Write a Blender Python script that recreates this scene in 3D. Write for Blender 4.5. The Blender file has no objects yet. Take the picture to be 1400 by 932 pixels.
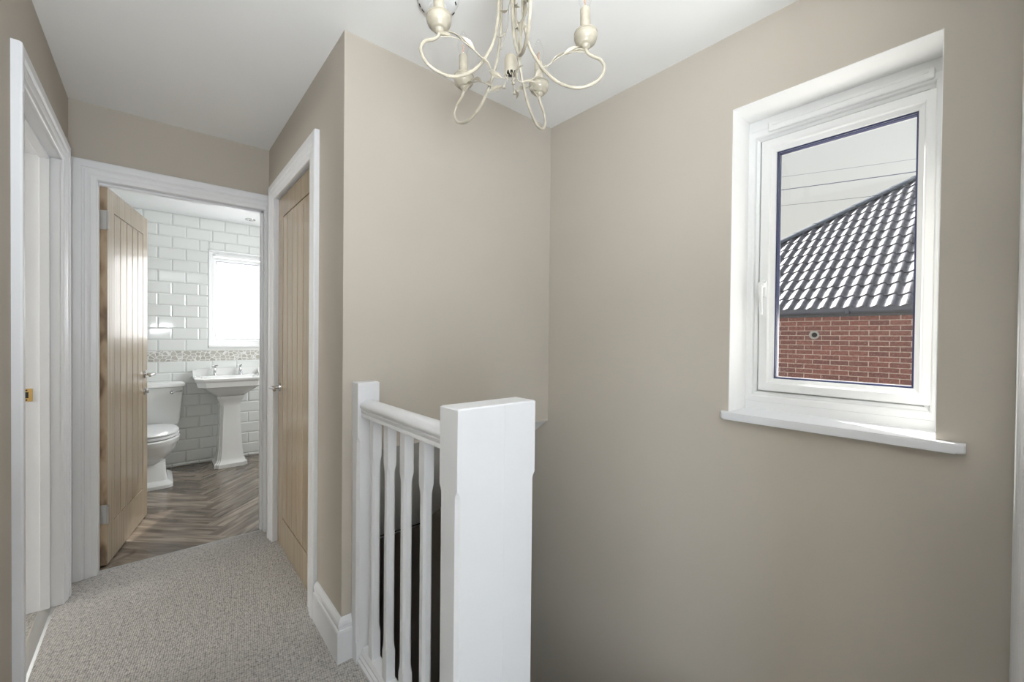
import bpy, bmesh, math, random
from mathutils import Vector, Matrix
random.seed(7)
PI = math.pi
SC = bpy.context.scene
COL = SC.collection

# ------------------------------------------------------------------ materials
def mat(name, base=(.8, .8, .8), rough=.5, metal=0., spec=.5, coat=0.):
    m = bpy.data.materials.new(name); m.use_nodes = True
    b = m.node_tree.nodes['Principled BSDF']
    b.inputs['Base Color'].default_value = (*base, 1)
    b.inputs['Roughness'].default_value = rough
    b.inputs['Metallic'].default_value = metal
    b.inputs['Specular IOR Level'].default_value = spec
    b.inputs['Coat Weight'].default_value = coat
    return m
def N(m, t, **k):
    n = m.node_tree.nodes.new(t)
    for a, v in k.items():
        if a in n.inputs: n.inputs[a].default_value = v
        else: setattr(n, a, v)
    return n
def L(m, a, ao, b, bi):
    m.node_tree.links.new(a.outputs[ao], b.inputs[bi])
def coords(m, scale=(1, 1, 1), rot=(0, 0, 0), loc=(0, 0, 0)):
    tc = N(m, 'ShaderNodeTexCoord'); mp = N(m, 'ShaderNodeMapping')
    mp.inputs['Scale'].default_value = scale; mp.inputs['Rotation'].default_value = rot; mp.inputs['Location'].default_value = loc
    L(m, tc, 'Object', mp, 'Vector'); return mp
def ramp(m, stops):
    r = N(m, 'ShaderNodeValToRGB'); e = r.color_ramp.elements
    while len(e) < len(stops): e.new(.5)
    for i, (p, c) in enumerate(stops): e[i].position = p; e[i].color = (*c, 1)
    return r
def bump(m, src, out, strength=.3, dist=.001):
    b = N(m, 'ShaderNodeBump'); b.inputs['Strength'].default_value = strength; b.inputs['Distance'].default_value = dist
    L(m, src, out, b, 'Height'); L(m, b, 'Normal', m.node_tree.nodes['Principled BSDF'], 'Normal')
def noisy(m, base, amt=.06, scale=3., bscale=300., bst=.15, bd=.0006):
    b = m.node_tree.nodes['Principled BSDF']; mp = coords(m)
    n = N(m, 'ShaderNodeTexNoise'); n.inputs['Scale'].default_value = scale; n.inputs['Detail'].default_value = 4
    L(m, mp, 'Vector', n, 'Vector')
    lo = tuple(c*(1-amt) for c in base); hi = tuple(min(1, c*(1+amt)) for c in base)
    r = ramp(m, [(.3, lo), (.7, hi)]); L(m, n, 'Fac', r, 'Fac'); L(m, r, 'Color', b, 'Base Color')
    n2 = N(m, 'ShaderNodeTexNoise'); n2.inputs['Scale'].default_value = bscale; n2.inputs['Detail'].default_value = 2
    L(m, mp, 'Vector', n2, 'Vector'); bump(m, n2, 'Fac', bst, bd)
    return m

M = {}
M['wall'] = noisy(mat('taupe_emulsion', rough=.75, spec=.3), (.505, .463, .405), .02, 2, 260, .12)
M['ceil'] = noisy(mat('ceiling_emulsion', rough=.85, spec=.2), (.90, .90, .888), .01, 2, 260, .1)
M['gloss'] = noisy(mat('white_satinwood', rough=.32, spec=.5), (.80, .812, .838), .012, 4, 90, .10)
M['upvc'] = mat('white_upvc', (.86, .87, .87), .22)
M['bathceil'] = mat('bathroom_ceiling_paint', (.88, .89, .89), .8)
M['ceramic'] = mat('white_ceramic', (.86, .87, .86), .08, coat=.4)
M['chrome'] = mat('polished_chrome', (.62, .62, .63), .12, 1.)
M['steel'] = mat('brushed_steel', (.62, .61, .59), .32, 1.)
M['brass'] = mat('brass_plate', (.72, .5, .2), .3, 1.)
M['dark'] = mat('dark_recess', (.02, .02, .02), .6)
M['cream'] = noisy(mat('cream_painted_metal', rough=.28, spec=.6), (.43, .395, .315), .16, 30, 200, .05)
M['plastic'] = mat('white_plastic', (.83, .84, .84), .35)
M['gasket'] = mat('blue_black_gasket', (.03, .04, .11), .35)
M['room'] = mat('magnolia_emulsion', (.8, .78, .74), .8)
M['gutter'] = mat('grey_gutter_plastic', (.1, .115, .155), .35)
M['fascia'] = noisy(mat('grey_fascia_board', rough=.5), (.09, .10, .12), .15, 6, 60, .1)
M['filament'] = mat('filament_metal', (.8, .45, .25), .4, 1.)
M['cable'] = mat('black_cable', (.12, .14, .19), .6)
M['lead'] = mat('hip_tile_concrete', (.12, .14, .18), .6)

# tiles: glossy white glaze
t = M['tile'] = mat('white_metro_tile_glaze', (.82, .84, .825), .07, coat=.5)
g_ = M['grout'] = mat('tile_grout', (.76, .77, .75), .8)
# pebble border
m = M['pebble'] = mat('pebble_mosaic', (.6, .6, .56), .55)
mp = coords(m, (1, 1, 1.15))
v = N(m, 'ShaderNodeTexVoronoi', feature='DISTANCE_TO_EDGE'); v.inputs['Scale'].default_value = 27; v.inputs['Randomness'].default_value = .85
v2 = N(m, 'ShaderNodeTexVoronoi'); v2.inputs['Scale'].default_value = 27; v2.inputs['Randomness'].default_value = .85
L(m, mp, 'Vector', v, 'Vector'); L(m, mp, 'Vector', v2, 'Vector')
cr = ramp(m, [(0, (.42, .40, .35)), (.5, (.53, .51, .46)), (1, (.64, .62, .57))]); L(m, v2, 'Color', cr, 'Fac')
er = ramp(m, [(.06, (0, 0, 0)), (.10, (1, 1, 1))]); L(m, v, 'Distance', er, 'Fac')
mx = N(m, 'ShaderNodeMix', data_type='RGBA'); mx.inputs[6].default_value = (.85, .85, .83, 1)
L(m, er, 'Color', mx, 0); m.node_tree.links.new(cr.outputs['Color'], mx.inputs[7])
m.node_tree.links.new(mx.outputs[2], m.node_tree.nodes['Principled BSDF'].inputs['Base Color'])
bump(m, er, 'Color', .6, .004)

# carpet: rows of little loops
m = M['carpet'] = mat('loop_pile_carpet', (.5, .45, .4), .95, spec=.1)
mp = coords(m, (1, 1, 1), (0, 0, math.radians(8)))
wv = N(m, 'ShaderNodeTexVoronoi'); wv.inputs['Scale'].default_value = 108; wv.inputs['Randomness'].default_value = .42
st = N(m, 'ShaderNodeMapping'); st.inputs['Scale'].default_value = (1.25, .8, 1); L(m, mp, 'Vector', st, 'Vector'); L(m, st, 'Vector', wv, 'Vector')
ns = N(m, 'ShaderNodeTexNoise'); ns.inputs['Scale'].default_value = 55; ns.inputs['Detail'].default_value = 6; L(m, mp, 'Vector', ns, 'Vector')
r1 = ramp(m, [(.0, (.61, .60, .585)), (.55, (.44, .43, .42)), (.85, (.13, .125, .122))]); L(m, wv, 'Distance', r1, 'Fac')
r2 = ramp(m, [(.3, (.80, .79, .78)), (.7, (1.1, 1.08, 1.05))]); L(m, ns, 'Fac', r2, 'Fac')
mu = N(m, 'ShaderNodeMix', data_type='RGBA', blend_type='MULTIPLY'); mu.inputs[0].default_value = 1
m.node_tree.links.new(r1.outputs['Color'], mu.inputs[6]); m.node_tree.links.new(r2.outputs['Color'], mu.inputs[7])
m.node_tree.links.new(mu.outputs[2], m.node_tree.nodes['Principled BSDF'].inputs['Base Color'])
inv = N(m, 'ShaderNodeMath', operation='SUBTRACT'); inv.inputs[0].default_value = 1; L(m, wv, 'Distance', inv, 1); bump(m, inv, 'Value', .8, .004)

# oak: grain along local Z, each board its own tone
def oak(name, cs, rough=.3, knots=False):
    m = mat(name, rough=rough, coat=.15)
    b = m.node_tree.nodes['Principled BSDF']
    ge = N(m, 'ShaderNodeNewGeometry'); tc = N(m, 'ShaderNodeTexCoord')
    off = N(m, 'ShaderNodeVectorMath', operation='MULTIPLY_ADD'); off.inputs[1].default_value = (3.1, 7.7, 5.3)
    cmb = N(m, 'ShaderNodeCombineXYZ')
    for i in range(3): L(m, ge, 'Random Per Island', cmb, i)
    L(m, cmb, 'Vector', off, 0); L(m, tc, 'Object', off, 2)
    mp = N(m, 'ShaderNodeMapping'); mp.inputs['Scale'].default_value = (14, 14, .9 if not knots else 5); L(m, off, 'Vector', mp, 'Vector')
    n1 = N(m, 'ShaderNodeTexNoise'); n1.inputs['Scale'].default_value = 1.4; n1.inputs['Detail'].default_value = 8; n1.inputs['Distortion'].default_value = .6
    L(m, mp, 'Vector', n1, 'Vector')
    w = N(m, 'ShaderNodeTexWave', bands_direction='X'); w.inputs['Scale'].default_value = 1.3 if not knots else .8
    w.inputs['Distortion'].default_value = 5 if not knots else 11; w.inputs['Detail'].default_value = 3; w.inputs['Detail Scale'].default_value = .8
    L(m, mp, 'Vector', w, 'Vector')
    ad = N(m, 'ShaderNodeMath', operation='MULTIPLY_ADD'); ad.inputs[1].default_value = .45 if not knots else .7; L(m, w, 'Fac', ad, 0)
    hf = N(m, 'ShaderNodeMath', operation='MULTIPLY'); hf.inputs[1].default_value = .55; L(m, n1, 'Fac', hf, 0); L(m, hf, 'Value', ad, 2)
    r = ramp(m, [(.15, cs[0]), (.5, cs[1]), (.85, cs[2])]); L(m, ad, 'Value', r, 'Fac')
    hs = N(m, 'ShaderNodeHueSaturation'); mr = N(m, 'ShaderNodeMapRange'); mr.inputs['To Min'].default_value = .9; mr.inputs['To Max'].default_value = 1.1
    L(m, ge, 'Random Per Island', mr, 'Value'); L(m, mr, 'Result', hs, 'Value'); L(m, r, 'Color', hs, 'Color')
    L(m, hs, 'Color', b, 'Base Color'); bump(m, n1, 'Fac', .08, .0008)
    return m
M['oak'] = oak('varnished_oak', [(.25, .19, .12), (.35, .275, .185), (.44, .36, .265)], .24)
M['oakedge'] = oak('rustic_oak_edge', [(.13, .085, .05), (.36, .26, .165), (.44, .34, .23)], .5, True)

# vinyl herringbone plank
m = M['plank'] = mat('herringbone_vinyl_plank', rough=.24, coat=.3)
b = m.node_tree.nodes['Principled BSDF']
ge = N(m, 'ShaderNodeNewGeometry'); at = N(m, 'ShaderNodeAttribute'); at.attribute_name = 'UVMap'
uvn = N(m, 'ShaderNodeUVMap'); mp = N(m, 'ShaderNodeMapping'); mp.inputs['Scale'].default_value = (2.0, 17, 1)
cmb = N(m, 'ShaderNodeCombineXYZ'); L(m, ge, 'Random Per Island', cmb, 2)
sm = N(m, 'ShaderNodeVectorMath', operation='MULTIPLY_ADD'); sm.inputs[1].default_value = (9, 9, 9); L(m, cmb, 'Vector', sm, 0); L(m, uvn, 'UV', sm, 2)
L(m, sm, 'Vector', mp, 'Vector')
n1 = N(m, 'ShaderNodeTexNoise'); n1.inputs['Scale'].default_value = 1.6; n1.inputs['Detail'].default_value = 7; n1.inputs['Distortion'].default_value = .5; L(m, mp, 'Vector', n1, 'Vector')
r = ramp(m, [(.28, (.075, .058, .043)), (.5, (.20, .16, .125)), (.72, (.38, .325, .265))]); L(m, n1, 'Fac', r, 'Fac')
hs = N(m, 'ShaderNodeHueSaturation'); mr = N(m, 'ShaderNodeMapRange'); mr.inputs['To Min'].default_value = .65; mr.inputs['To Max'].default_value = 1.3
L(m, ge, 'Random Per Island', mr, 'Value'); L(m, mr, 'Result', hs, 'Value'); L(m, r, 'Color', hs, 'Color'); L(m, hs, 'Color', b, 'Base Color')
bump(m, n1, 'Fac', .12, .001)

# brick wall outside (object Y along wall, Z up)
m = M['brick'] = mat('red_brick', rough=.9, spec=.2)
b = m.node_tree.nodes['Principled BSDF']
tc = N(m, 'ShaderNodeTexCoord'); sp = N(m, 'ShaderNodeSeparateXYZ'); cb = N(m, 'ShaderNodeCombineXYZ')
L(m, tc, 'Object', sp, 'Vector'); L(m, sp, 'Y', cb, 'X'); L(m, sp, 'Z', cb, 'Y')
bt = N(m, 'ShaderNodeTexBrick'); bt.offset = .5
for k, v_ in (('Scale', 1.), ('Mortar Size', .0055), ('Mortar Smooth', .1), ('Bias', 0.), ('Brick Width', .225), ('Row Height', .075)): bt.inputs[k].default_value = v_
bt.inputs['Color1'].default_value = (.29, .145, .13, 1); bt.inputs['Color2'].default_value = (.21, .115, .11, 1); bt.inputs['Mortar'].default_value = (.54, .46, .41, 1)
L(m, cb, 'Vector', bt, 'Vector')
nn = N(m, 'ShaderNodeTexNoise'); nn.inputs['Scale'].default_value = 30; nn.inputs['Detail'].default_value = 5; L(m, cb, 'Vector', nn, 'Vector')
rr = ramp(m, [(.3, (.75, .75, .75)), (.7, (1.25, 1.2, 1.2))]); L(m, nn, 'Fac', rr, 'Fac')
mu = N(m, 'ShaderNodeMix', data_type='RGBA', blend_type='MULTIPLY'); mu.inputs[0].default_value = 1
m.node_tree.links.new(bt.outputs['Color'], mu.inputs[6]); m.node_tree.links.new(rr.outputs['Color'], mu.inputs[7]); m.node_tree.links.new(mu.outputs[2], b.inputs['Base Color'])
iv = N(m, 'ShaderNodeMath', operation='SUBTRACT'); iv.inputs[0].default_value = 1; L(m, bt, 'Fac', iv, 1); bump(m, iv, 'Value', .7, .01)
M['roof'] = noisy(mat('concrete_roof_tile', rough=.42, spec=.3), (.165, .17, .205), .3, 9, 80, .35, .002)

def glass_mat(name, tint=(1, 1, 1), edge=.8):
    m = bpy.data.materials.new(name); m.use_nodes = True; nt = m.node_tree; nt.nodes.clear()
    o = nt.nodes.new('ShaderNodeOutputMaterial'); mixn = nt.nodes.new('ShaderNodeMixShader'); tr = nt.nodes.new('ShaderNodeBsdfTransparent')
    gl = nt.nodes.new('ShaderNodeBsdfGlossy'); lw = nt.nodes.new('ShaderNodeLayerWeight'); pw = nt.nodes.new('ShaderNodeMath'); pw.operation = 'POWER'; pw.inputs[1].default_value = 5; fr = nt.nodes.new('ShaderNodeMath'); fr.operation = 'MULTIPLY_ADD'; fr.inputs[1].default_value = edge; fr.inputs[2].default_value = .03; lw.inputs[0].default_value = .5; nt.links.new(lw.outputs['Facing'], pw.inputs[0]); nt.links.new(pw.outputs[0], fr.inputs[0])
    tr.inputs['Color'].default_value = (*tint, 1); gl.inputs['Roughness'].default_value = .02
    nt.links.new(fr.outputs[0], mixn.inputs[0]); nt.links.new(tr.outputs[0], mixn.inputs[1]); nt.links.new(gl.outputs[0], mixn.inputs[2]); nt.links.new(mixn.outputs[0], o.inputs[0])
    return m
M['glass'] = glass_mat('clear_window_glass', (.99, .995, .99))
M['bulbglass'] = glass_mat('clear_bulb_glass', (.985, .985, .985), .35)
m = bpy.data.materials.new('textured_privacy_glass'); m.use_nodes = True; nt = m.node_tree; nt.nodes.clear(); M['frost'] = m
o = nt.nodes.new('ShaderNodeOutputMaterial'); mixn = nt.nodes.new('ShaderNodeMixShader'); tr = nt.nodes.new('ShaderNodeBsdfTransparent'); tl = nt.nodes.new('ShaderNodeBsdfTranslucent')
tc = nt.nodes.new('ShaderNodeTexCoord'); mp = nt.nodes.new('ShaderNodeMapping'); mp.inputs['Scale'].default_value = (40, 40, 9)
nz = nt.nodes.new('ShaderNodeTexNoise'); nz.inputs['Scale'].default_value = 2; nz.inputs['Detail'].default_value = 3
cr_ = nt.nodes.new('ShaderNodeValToRGB'); cr_.color_ramp.elements[0].position = .35; cr_.color_ramp.elements[0].color = (.40, .41, .42, 1); cr_.color_ramp.elements[1].position = .6; cr_.color_ramp.elements[1].color = (.62, .62, .62, 1)
nt.links.new(tc.outputs['Object'], mp.inputs[0]); nt.links.new(mp.outputs[0], nz.inputs['Vector']); nt.links.new(nz.outputs['Fac'], cr_.inputs[0]); nt.links.new(cr_.outputs[0], tl.inputs[0])
mixn.inputs[0].default_value = .5; nt.links.new(tr.outputs[0], mixn.inputs[1]); nt.links.new(tl.outputs[0], mixn.inputs[2]); nt.links.new(mixn.outputs[0], o.inputs[0])

# ------------------------------------------------------------------ mesh helpers
def V(*a): return Vector(a)
def box(bm, x0, x1, y0, y1, z0, z1, bev=0.):
    r = bmesh.ops.create_cube(bm, size=1.)
    vs = r['verts']
    for v in vs:
        v.co = V((x0+x1)/2+v.co.x*(x1-x0), (y0+y1)/2+v.co.y*(y1-y0), (z0+z1)/2+v.co.z*(z1-z0))
    if bev:
        es = list({e for v in vs for e in v.link_edges})
        bmesh.ops.bevel(bm, geom=es, offset=bev, segments=2, profile=.5, affect='EDGES')
def prism(bm, pts, fn, a, b):
    """polygon pts (2D) extruded from a to b; fn(p, q, t) -> xyz"""
    n = len(pts)
    A = [bm.verts.new(fn(p[0], p[1], a)) for p in pts]; B_ = [bm.verts.new(fn(p[0], p[1], b)) for p in pts]
    bm.faces.new(A); bm.faces.new(list(reversed(B_)))
    for i in range(n): bm.faces.new((A[i], B_[i], B_[(i+1) % n], A[(i+1) % n]))
def rings(bm, rs, cap=True, closed=True):
    """loft a list of rings (each list of xyz, same length)"""
    R_ = [[bm.verts.new(p) for p in r] for r in rs]
    n = len(rs[0])
    for a, b in zip(R_, R_[1:]):
        for i in range(n if closed else n-1):
            bm.faces.new((a[i], a[(i+1) % n], b[(i+1) % n], b[i]))
    if cap: bm.faces.new(list(reversed(R_[0]))); bm.faces.new(R_[-1])
    return R_
def lathe(bm, prof, c=(0, 0, 0), n=32, axis='Z', cap=True):
    rs = []
    for r, h in prof:
        ring = []
        for i in range(n):
            a = 2*PI*i/n; p = (max(r, 1e-5)*math.cos(a), max(r, 1e-5)*math.sin(a), h)
            if axis == 'Y': p = (p[0], p[2], p[1])
            if axis == 'X': p = (p[2], p[0], p[1])
            ring.append(V(*p)+Vector(c))
        rs.append(ring)
    rings(bm, rs, cap)
def smooth_path(pts, sub=8):
    P = [Vector(p) for p in pts]; out = []
    for i in range(len(P)-1):
        p0 = P[max(i-1, 0)]; p1 = P[i]; p2 = P[i+1]; p3 = P[min(i+2, len(P)-1)]
        for k in range(sub):
            t = k/sub
            out.append(.5*((2*p1)+(-p0+p2)*t+(2*p0-5*p1+4*p2-p3)*t*t+(-p0+3*p1-3*p2+p3)*t**3))
    out.append(P[-1]); return out
def tube(bm, pts, r, n=10, sub=8, r1=None, smooth=True):
    P = smooth_path(pts, sub) if smooth else [Vector(p) for p in pts]
    up = V(0, 0, 1); rs = []; prev = None
    for i, p in enumerate(P):
        d = (P[min(i+1, len(P)-1)]-P[max(i-1, 0)]).normalized()
        if prev is None:
            a = d.cross(V(.3, .9, .2)).normalized()
        else:
            a = (prev-d*prev.dot(d)).normalized()
        prev = a; b_ = d.cross(a); rad = r if r1 is None else r+(r1-r)*i/(len(P)-1)
        rs.append([p+rad*(a*math.cos(2*PI*k/n)+b_*math.sin(2*PI*k/n)) for k in range(n)])
    rings(bm, rs)
def mk(name, bm, m, parent=None, smooth=False, ang=35, off=True):
    """link bm as ONE mesh; with a parent Empty the vertices are world coords moved into its local space"""
    if not isinstance(m, (list, tuple)): m = [m]
    bmesh.ops.recalc_face_normals(bm, faces=bm.faces[:])
    me = bpy.data.meshes.new(name)
    if parent is not None and off:
        bm.transform(parent.matrix_world_store.inverted() if hasattr(parent, 'matrix_world_store') else Matrix.Translation(-rootloc(parent)))
    bm.to_mesh(me); bm.free()
    for q in m: me.materials.append(M[q] if isinstance(q, str) else q)
    if smooth:
        for p in me.polygons: p.use_smooth = True
        if ang < 180:
            me.set_sharp_from_angle(angle=math.radians(ang))
    o = bpy.data.objects.new(name, me); COL.objects.link(o)
    if parent is not None: o.parent = parent
    return o
def rootloc(o):
    l = Vector((0, 0, 0))
    while o is not None: l += o.location; o = o.parent
    return l
def root(name, loc, label=None, cat=None, group=None, kind=None, rot=(0, 0, 0)):
    o = bpy.data.objects.new(name, None); COL.objects.link(o); o.location = loc; o.rotation_euler = rot
    o.empty_display_size = .1
    return tag(o, label, cat, group, kind)
def tag(o, label=None, cat=None, group=None, kind=None):
    if label: o['label'] = label
    if cat: o['category'] = cat
    if group: o['group'] = group
    if kind: o['kind'] = kind
    return o
def struct(name, bm, m, label=None, cat=None, **k):
    return tag(mk(name, bm, m, **k), label, cat, None, 'structure')
def BM(): return bmesh.new()

# key planes of the place (metres; camera stands at x = y = 0)
XL, XC, XW = -.3261, .5374, 1.646
YB, YC, ZC = 2.9723, 1.6096, 2.38
T = .10
GF = -2.57

def area(name, loc, d, sx_, sy_, e, c):
    l = bpy.data.lights.new(name, 'AREA'); l.shape = 'RECTANGLE'; l.size = sx_; l.size_y = sy_; l.energy = e; l.color = c
    o = bpy.data.objects.new(name, l); COL.objects.link(o); o.location = loc; o.rotation_euler = V(*d).to_track_quat('-Z', 'Z').to_euler(); return o

# ------------------------------------------------------------------ shell
bm = BM()   # landing floor
box(bm, XL-.02, .60, -2.2, 3.0, -.25, 0)
box(bm, .60, XW, -2.2, .34, -.25, 0)
struct('floor', bm, 'carpet', 'beige loop pile carpet covering the landing', 'floor')
bm = BM()   # left wall with doorway, plus a rear opening added for fill light
box(bm, XL-T, XL, -2.2, -1.75, 0, ZC); box(bm, XL-T, XL, -.85, 1.94, 0, ZC); box(bm, XL-T, XL, -1.75, -.85, 2.03, ZC); box(bm, XL-T, XL, 2.77, YB, 0, ZC); box(bm, XL-T, XL, 1.94, 2.77, 2.035, ZC)
struct('wall_left', bm, 'wall', 'taupe wall left of the landing around the open doorway', 'wall')
bm = BM()   # end wall around bathroom door
box(bm, -.46, -.25, YB, YB+T, 0, ZC); box(bm, .54, XW, YB, YB+T, 0, ZC); box(bm, -.25, .54, YB, YB+T, 2.03, ZC)
struct('wall_back', bm, 'wall', 'taupe wall at the end of the landing around the bathroom doorway', 'wall')
bm = BM()   # cupboard wall and the piece over the stairs
box(bm, XC, XC+T, YC, 2.005, 0, ZC); box(bm, XC, XC+T, 2.815, YB, 0, ZC); box(bm, XC, XC+T, 2.005, 2.815, 2.055, ZC)
struct('wall_right', bm, 'wall', 'taupe wall around the closed oak cupboard door', 'wall')
bm = BM()
prism(bm, [(YC+.0005, .778), (YC+.0005, ZC), (YC+T, ZC), (YC+T, .85)], lambda p, q, t: (t, p, q), XC+.0005, XW)
struct('wall_centre', bm, 'wall', 'pale taupe wall facing the landing above the stairs', 'wall')
bm = BM()   # sloping soffit
prism(bm, [(YC, .778), (3.09, -.337), (4.7, -.337), (4.7, -.28), (3.12, -.28), (YC+T, .85)], lambda p, q, t: (t, p, q), XC+T, XW)
struct('ceiling_stairs', bm, 'ceil', 'sloping ceiling over the stairs', 'ceiling')
bm = BM()   # window wall with opening
wy0, wy1, wz0, wz1 = .107, .658, .962, 2.095
WT = .235
box(bm, XW, XW+WT, -2.2, wy0, GF, ZC); box(bm, XW, XW+WT, wy1, 4.96, GF, ZC)
box(bm, XW, XW+WT, wy0, wy1, GF, wz0-.028); box(bm, XW, XW+WT, wy0, wy1, wz1, ZC)
struct('wall_window', bm, 'wall', 'taupe wall holding the tall window beside the stairs', 'wall')
bm = BM()   # white plastered reveal skin
box(bm, XW-.0005, XW+.155, wy1-.002, wy1+.0, wz0, wz1); box(bm, XW-.0005, XW+.155, wy0, wy0+.002, wz0, wz1); box(bm, XW-.0005, XW+.155, wy0, wy1, wz1-.002, wz1)
struct('trim_1', bm, 'ceil', 'white painted plaster reveal around the landing window', 'trim')
bm = BM(); box(bm, XL-T, XW+WT, -2.2, YB+T, ZC, ZC+.12)
struct('ceiling', bm, 'ceil', 'white ceiling above the landing', 'ceiling')
bm = BM()   # stairwell sides below the landing
box(bm, .50, .60, .34, YC, GF, -.25); box(bm, XC, XC+T, YC, 4.7, GF, -.26); box(bm, .60, XW, .20, .34, GF, -.25)
box(bm, XC, XW, 4.6, 4.7, GF, -.28)
struct('wall_stairwell', bm, 'wall', 'taupe wall enclosing the stairs below the landing', 'wall')
bm = BM(); box(bm, .5, XW, .2, 4.7, GF-.1, GF)
struct('floor_hall', bm, 'carpet', 'hall floor at the foot of the stairs', 'floor')
# stairs down
bm = BM()
for k in range(12):
    y = .34+.222*k; z = -.19*(k+1)
    box(bm, .602, XW-.002, y, y+.222, max(z-.2, GF), z, .006)
struct('floor_stairs', bm, 'carpet', 'carpeted stairs going down between the newel post and the window wall', 'stairs')

# back part of the landing behind the camera: end wall with a window added for light
bm = BM()
bx0, bx1, bz0, bz1 = .85, 1.60, .75, 2.15
box(bm, XL-T, bx0, -2.3, -2.2, 0, ZC); box(bm, bx1, XW+WT, -2.3, -2.2, 0, ZC); box(bm, bx0, bx1, -2.3, -2.2, 0, bz0); box(bm, bx0, bx1, -2.3, -2.2, bz1, ZC)
struct('wall_front', bm, 'wall', 'wall at the near end of the landing with an added tall window', 'wall')

# sweep a profile round an opening: prof = [(w outwards, t off the wall)]
def frame_U(bm, prof, a0, a1, z0, z1, fn, w0=1., w1=1.):
    rs = []
    for (sa, sz) in ((0, 0), (0, 1), (1, 1), (1, 0)):
        ring = []
        for w, t_ in prof:
            a = (a0-w*w0) if sa == 0 else (a1+w*w1)
            z = z0 if sz == 0 else z1+w
            ring.append(fn(a, z, t_))
        rs.append(ring)
    rings(bm, rs, True)
def frame_O(bm, prof, a0, a1, z0, z1, fn):
    """closed rectangular frame; w measured inwards from the outer edge"""
    R_ = []
    for (sa, sz) in ((0, 0), (0, 1), (1, 1), (1, 0)):
        R_.append([bm.verts.new(fn(a0+w if sa == 0 else a1-w, z0+w if sz == 0 else z1-w, t_)) for w, t_ in prof])
    n = len(prof)
    for k in range(4):
        a, b = R_[k], R_[(k+1) % 4]
        for i in range(n): bm.faces.new((a[i], a[(i+1) % n], b[(i+1) % n], b[i]))
ARCH = [(0, 0), (0, .009), (.003, .0115), (.016, .0125), (.022, .0125), (.026, .015), (.034, .018), (.042, .0185), (.047, .016), (.052, .016), (.056, .021), (.062, .022), (.084, .022), (.089, .0205), (.091, .016), (.091, 0)]
fX = lambda s, x: (lambda a, z, t_: V(x+s*t_, a, z))
fY = lambda s, y: (lambda a, z, t_: V(a, y+s*t_, z))
LIN = .028
# --- bathroom doorway
tr = root('trim_2', (.145, YB, 0), 'white moulded frame of the bathroom doorway', 'door frame', None, 'structure')
bm = BM(); frame_U(bm, ARCH, -.225, .515, .0, 2.004, fY(-1, YB), 1., .24); mk('architrave', bm, 'gloss', tr)
bm = BM()
box(bm, -.25, -.222, YB-.001, YB+T+.01, 0, 2.03); box(bm, .512, .54, YB-.001, YB+T+.01, 0, 2.03); box(bm, -.222, .512, YB-.001, YB+T+.01, 2.004, 2.03)
mk('lining', bm, 'gloss', tr)
bm = BM(); box(bm, .498, .512, YB+.03, YB+.062, .005, 2.004, .002); box(bm, -.222, .512, YB+.03, YB+.062, 1.992, 2.004, .002); mk('door_stop', bm, 'gloss', tr)
# --- cupboard doorway
cy0, cy1, cz = 2.03, 2.79, 2.035
tr = root('trim_3', (XC, 2.41, 0), 'white moulded frame of the cupboard doorway', 'door frame', None, 'structure')
bm = BM(); frame_U(bm, ARCH, cy0, cy1, .0, cz-.005, fX(-1, XC), 1.22, 1.1); mk('architrave', bm, 'gloss', tr)
bm = BM(); box(bm, XC-.001, XC+T, 2.005, cy0-.003, 0, 2.055); box(bm, XC-.001, XC+T, cy1+.003, 2.815, 0, 2.055); box(bm, XC-.001, XC+T, cy0-.003, cy1+.003, cz+.001, 2.055); mk('lining', bm, 'gloss', tr)
# --- left doorway
ly0, ly1, lz = 1.968, 2.742, 2.01
tr = root('trim_4', (XL, 2.37, 0), 'white moulded frame of the open doorway on the left', 'door frame', None, 'structure')
bm = BM(); frame_U(bm, [(a, b*1.12) for a, b in ARCH], ly0, ly1+.003, .0, lz, fX(1, XL), .69, 1.05); mk('architrave', bm, 'gloss', tr)
bm = BM(); box(bm, XL-T-.03, XL+.001, 1.94, ly0, 0, 2.035); box(bm, XL-T-.03, XL+.001, ly1+.003, 2.77, 0, 2.035); box(bm, XL-T-.03, XL+.001, ly0, ly1+.003, lz, 2.035); mk('lining', bm, 'gloss', tr)
bm = BM(); box(bm, XL-.062, XL-.03, ly1-.010, ly1+.003, .0, lz, .002); box(bm, XL-.062, XL-.03, ly0, ly0+.012, .0, lz, .002); box(bm, XL-.062, XL-.03, ly0, ly1, lz-.012, lz, .002)
mk('door_stop', bm, 'gloss', tr)
bm = BM()
box(bm, XL-.118, XL-.082, ly1-.0005, ly1+.0025, .932, .988, .001); box(bm, XL-.132, XL-.118, ly1-.006, ly1+.002, .944, .976, .001)
pl_ = mk('strike_plate', bm, 'brass', tr); pl_['label'] = 'brass strike plate'
bm = BM(); box(bm, XL-.107, XL-.094, ly1-.0012, ly1+.001, .947, .973)
for z in (.939, .981): lathe(bm, [(.003, -.001), (.003, .001)], (XL-.1, ly1-.0006, z), 12, 'Y')
mk('latch_hole', bm, 'dark', tr)
# metal threshold strips
bm = BM(); prism(bm, [(-.395, 0.), (-.388, .004), (-.370, .005), (-.352, .004), (-.343, 0.)], lambda p, q, t_: (p, t_, q), ly0, ly1)
tag(struct('trim_5', bm, 'steel', 'silver metal carpet strip across the left doorway', 'threshold strip'))
M['strip'] = mat('grey_threshold_metal', (.42, .42, .42), .45)
bm = BM(); prism(bm, [(2.998, 0.), (3.000, .003), (3.003, .0035), (3.006, .003), (3.008, -.002)], lambda p, q, t_: (t_, p, q), -.222, .512)
struct('trim_6', bm, 'strip', 'thin silver strip between carpet and bathroom planks', 'threshold strip')

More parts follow.
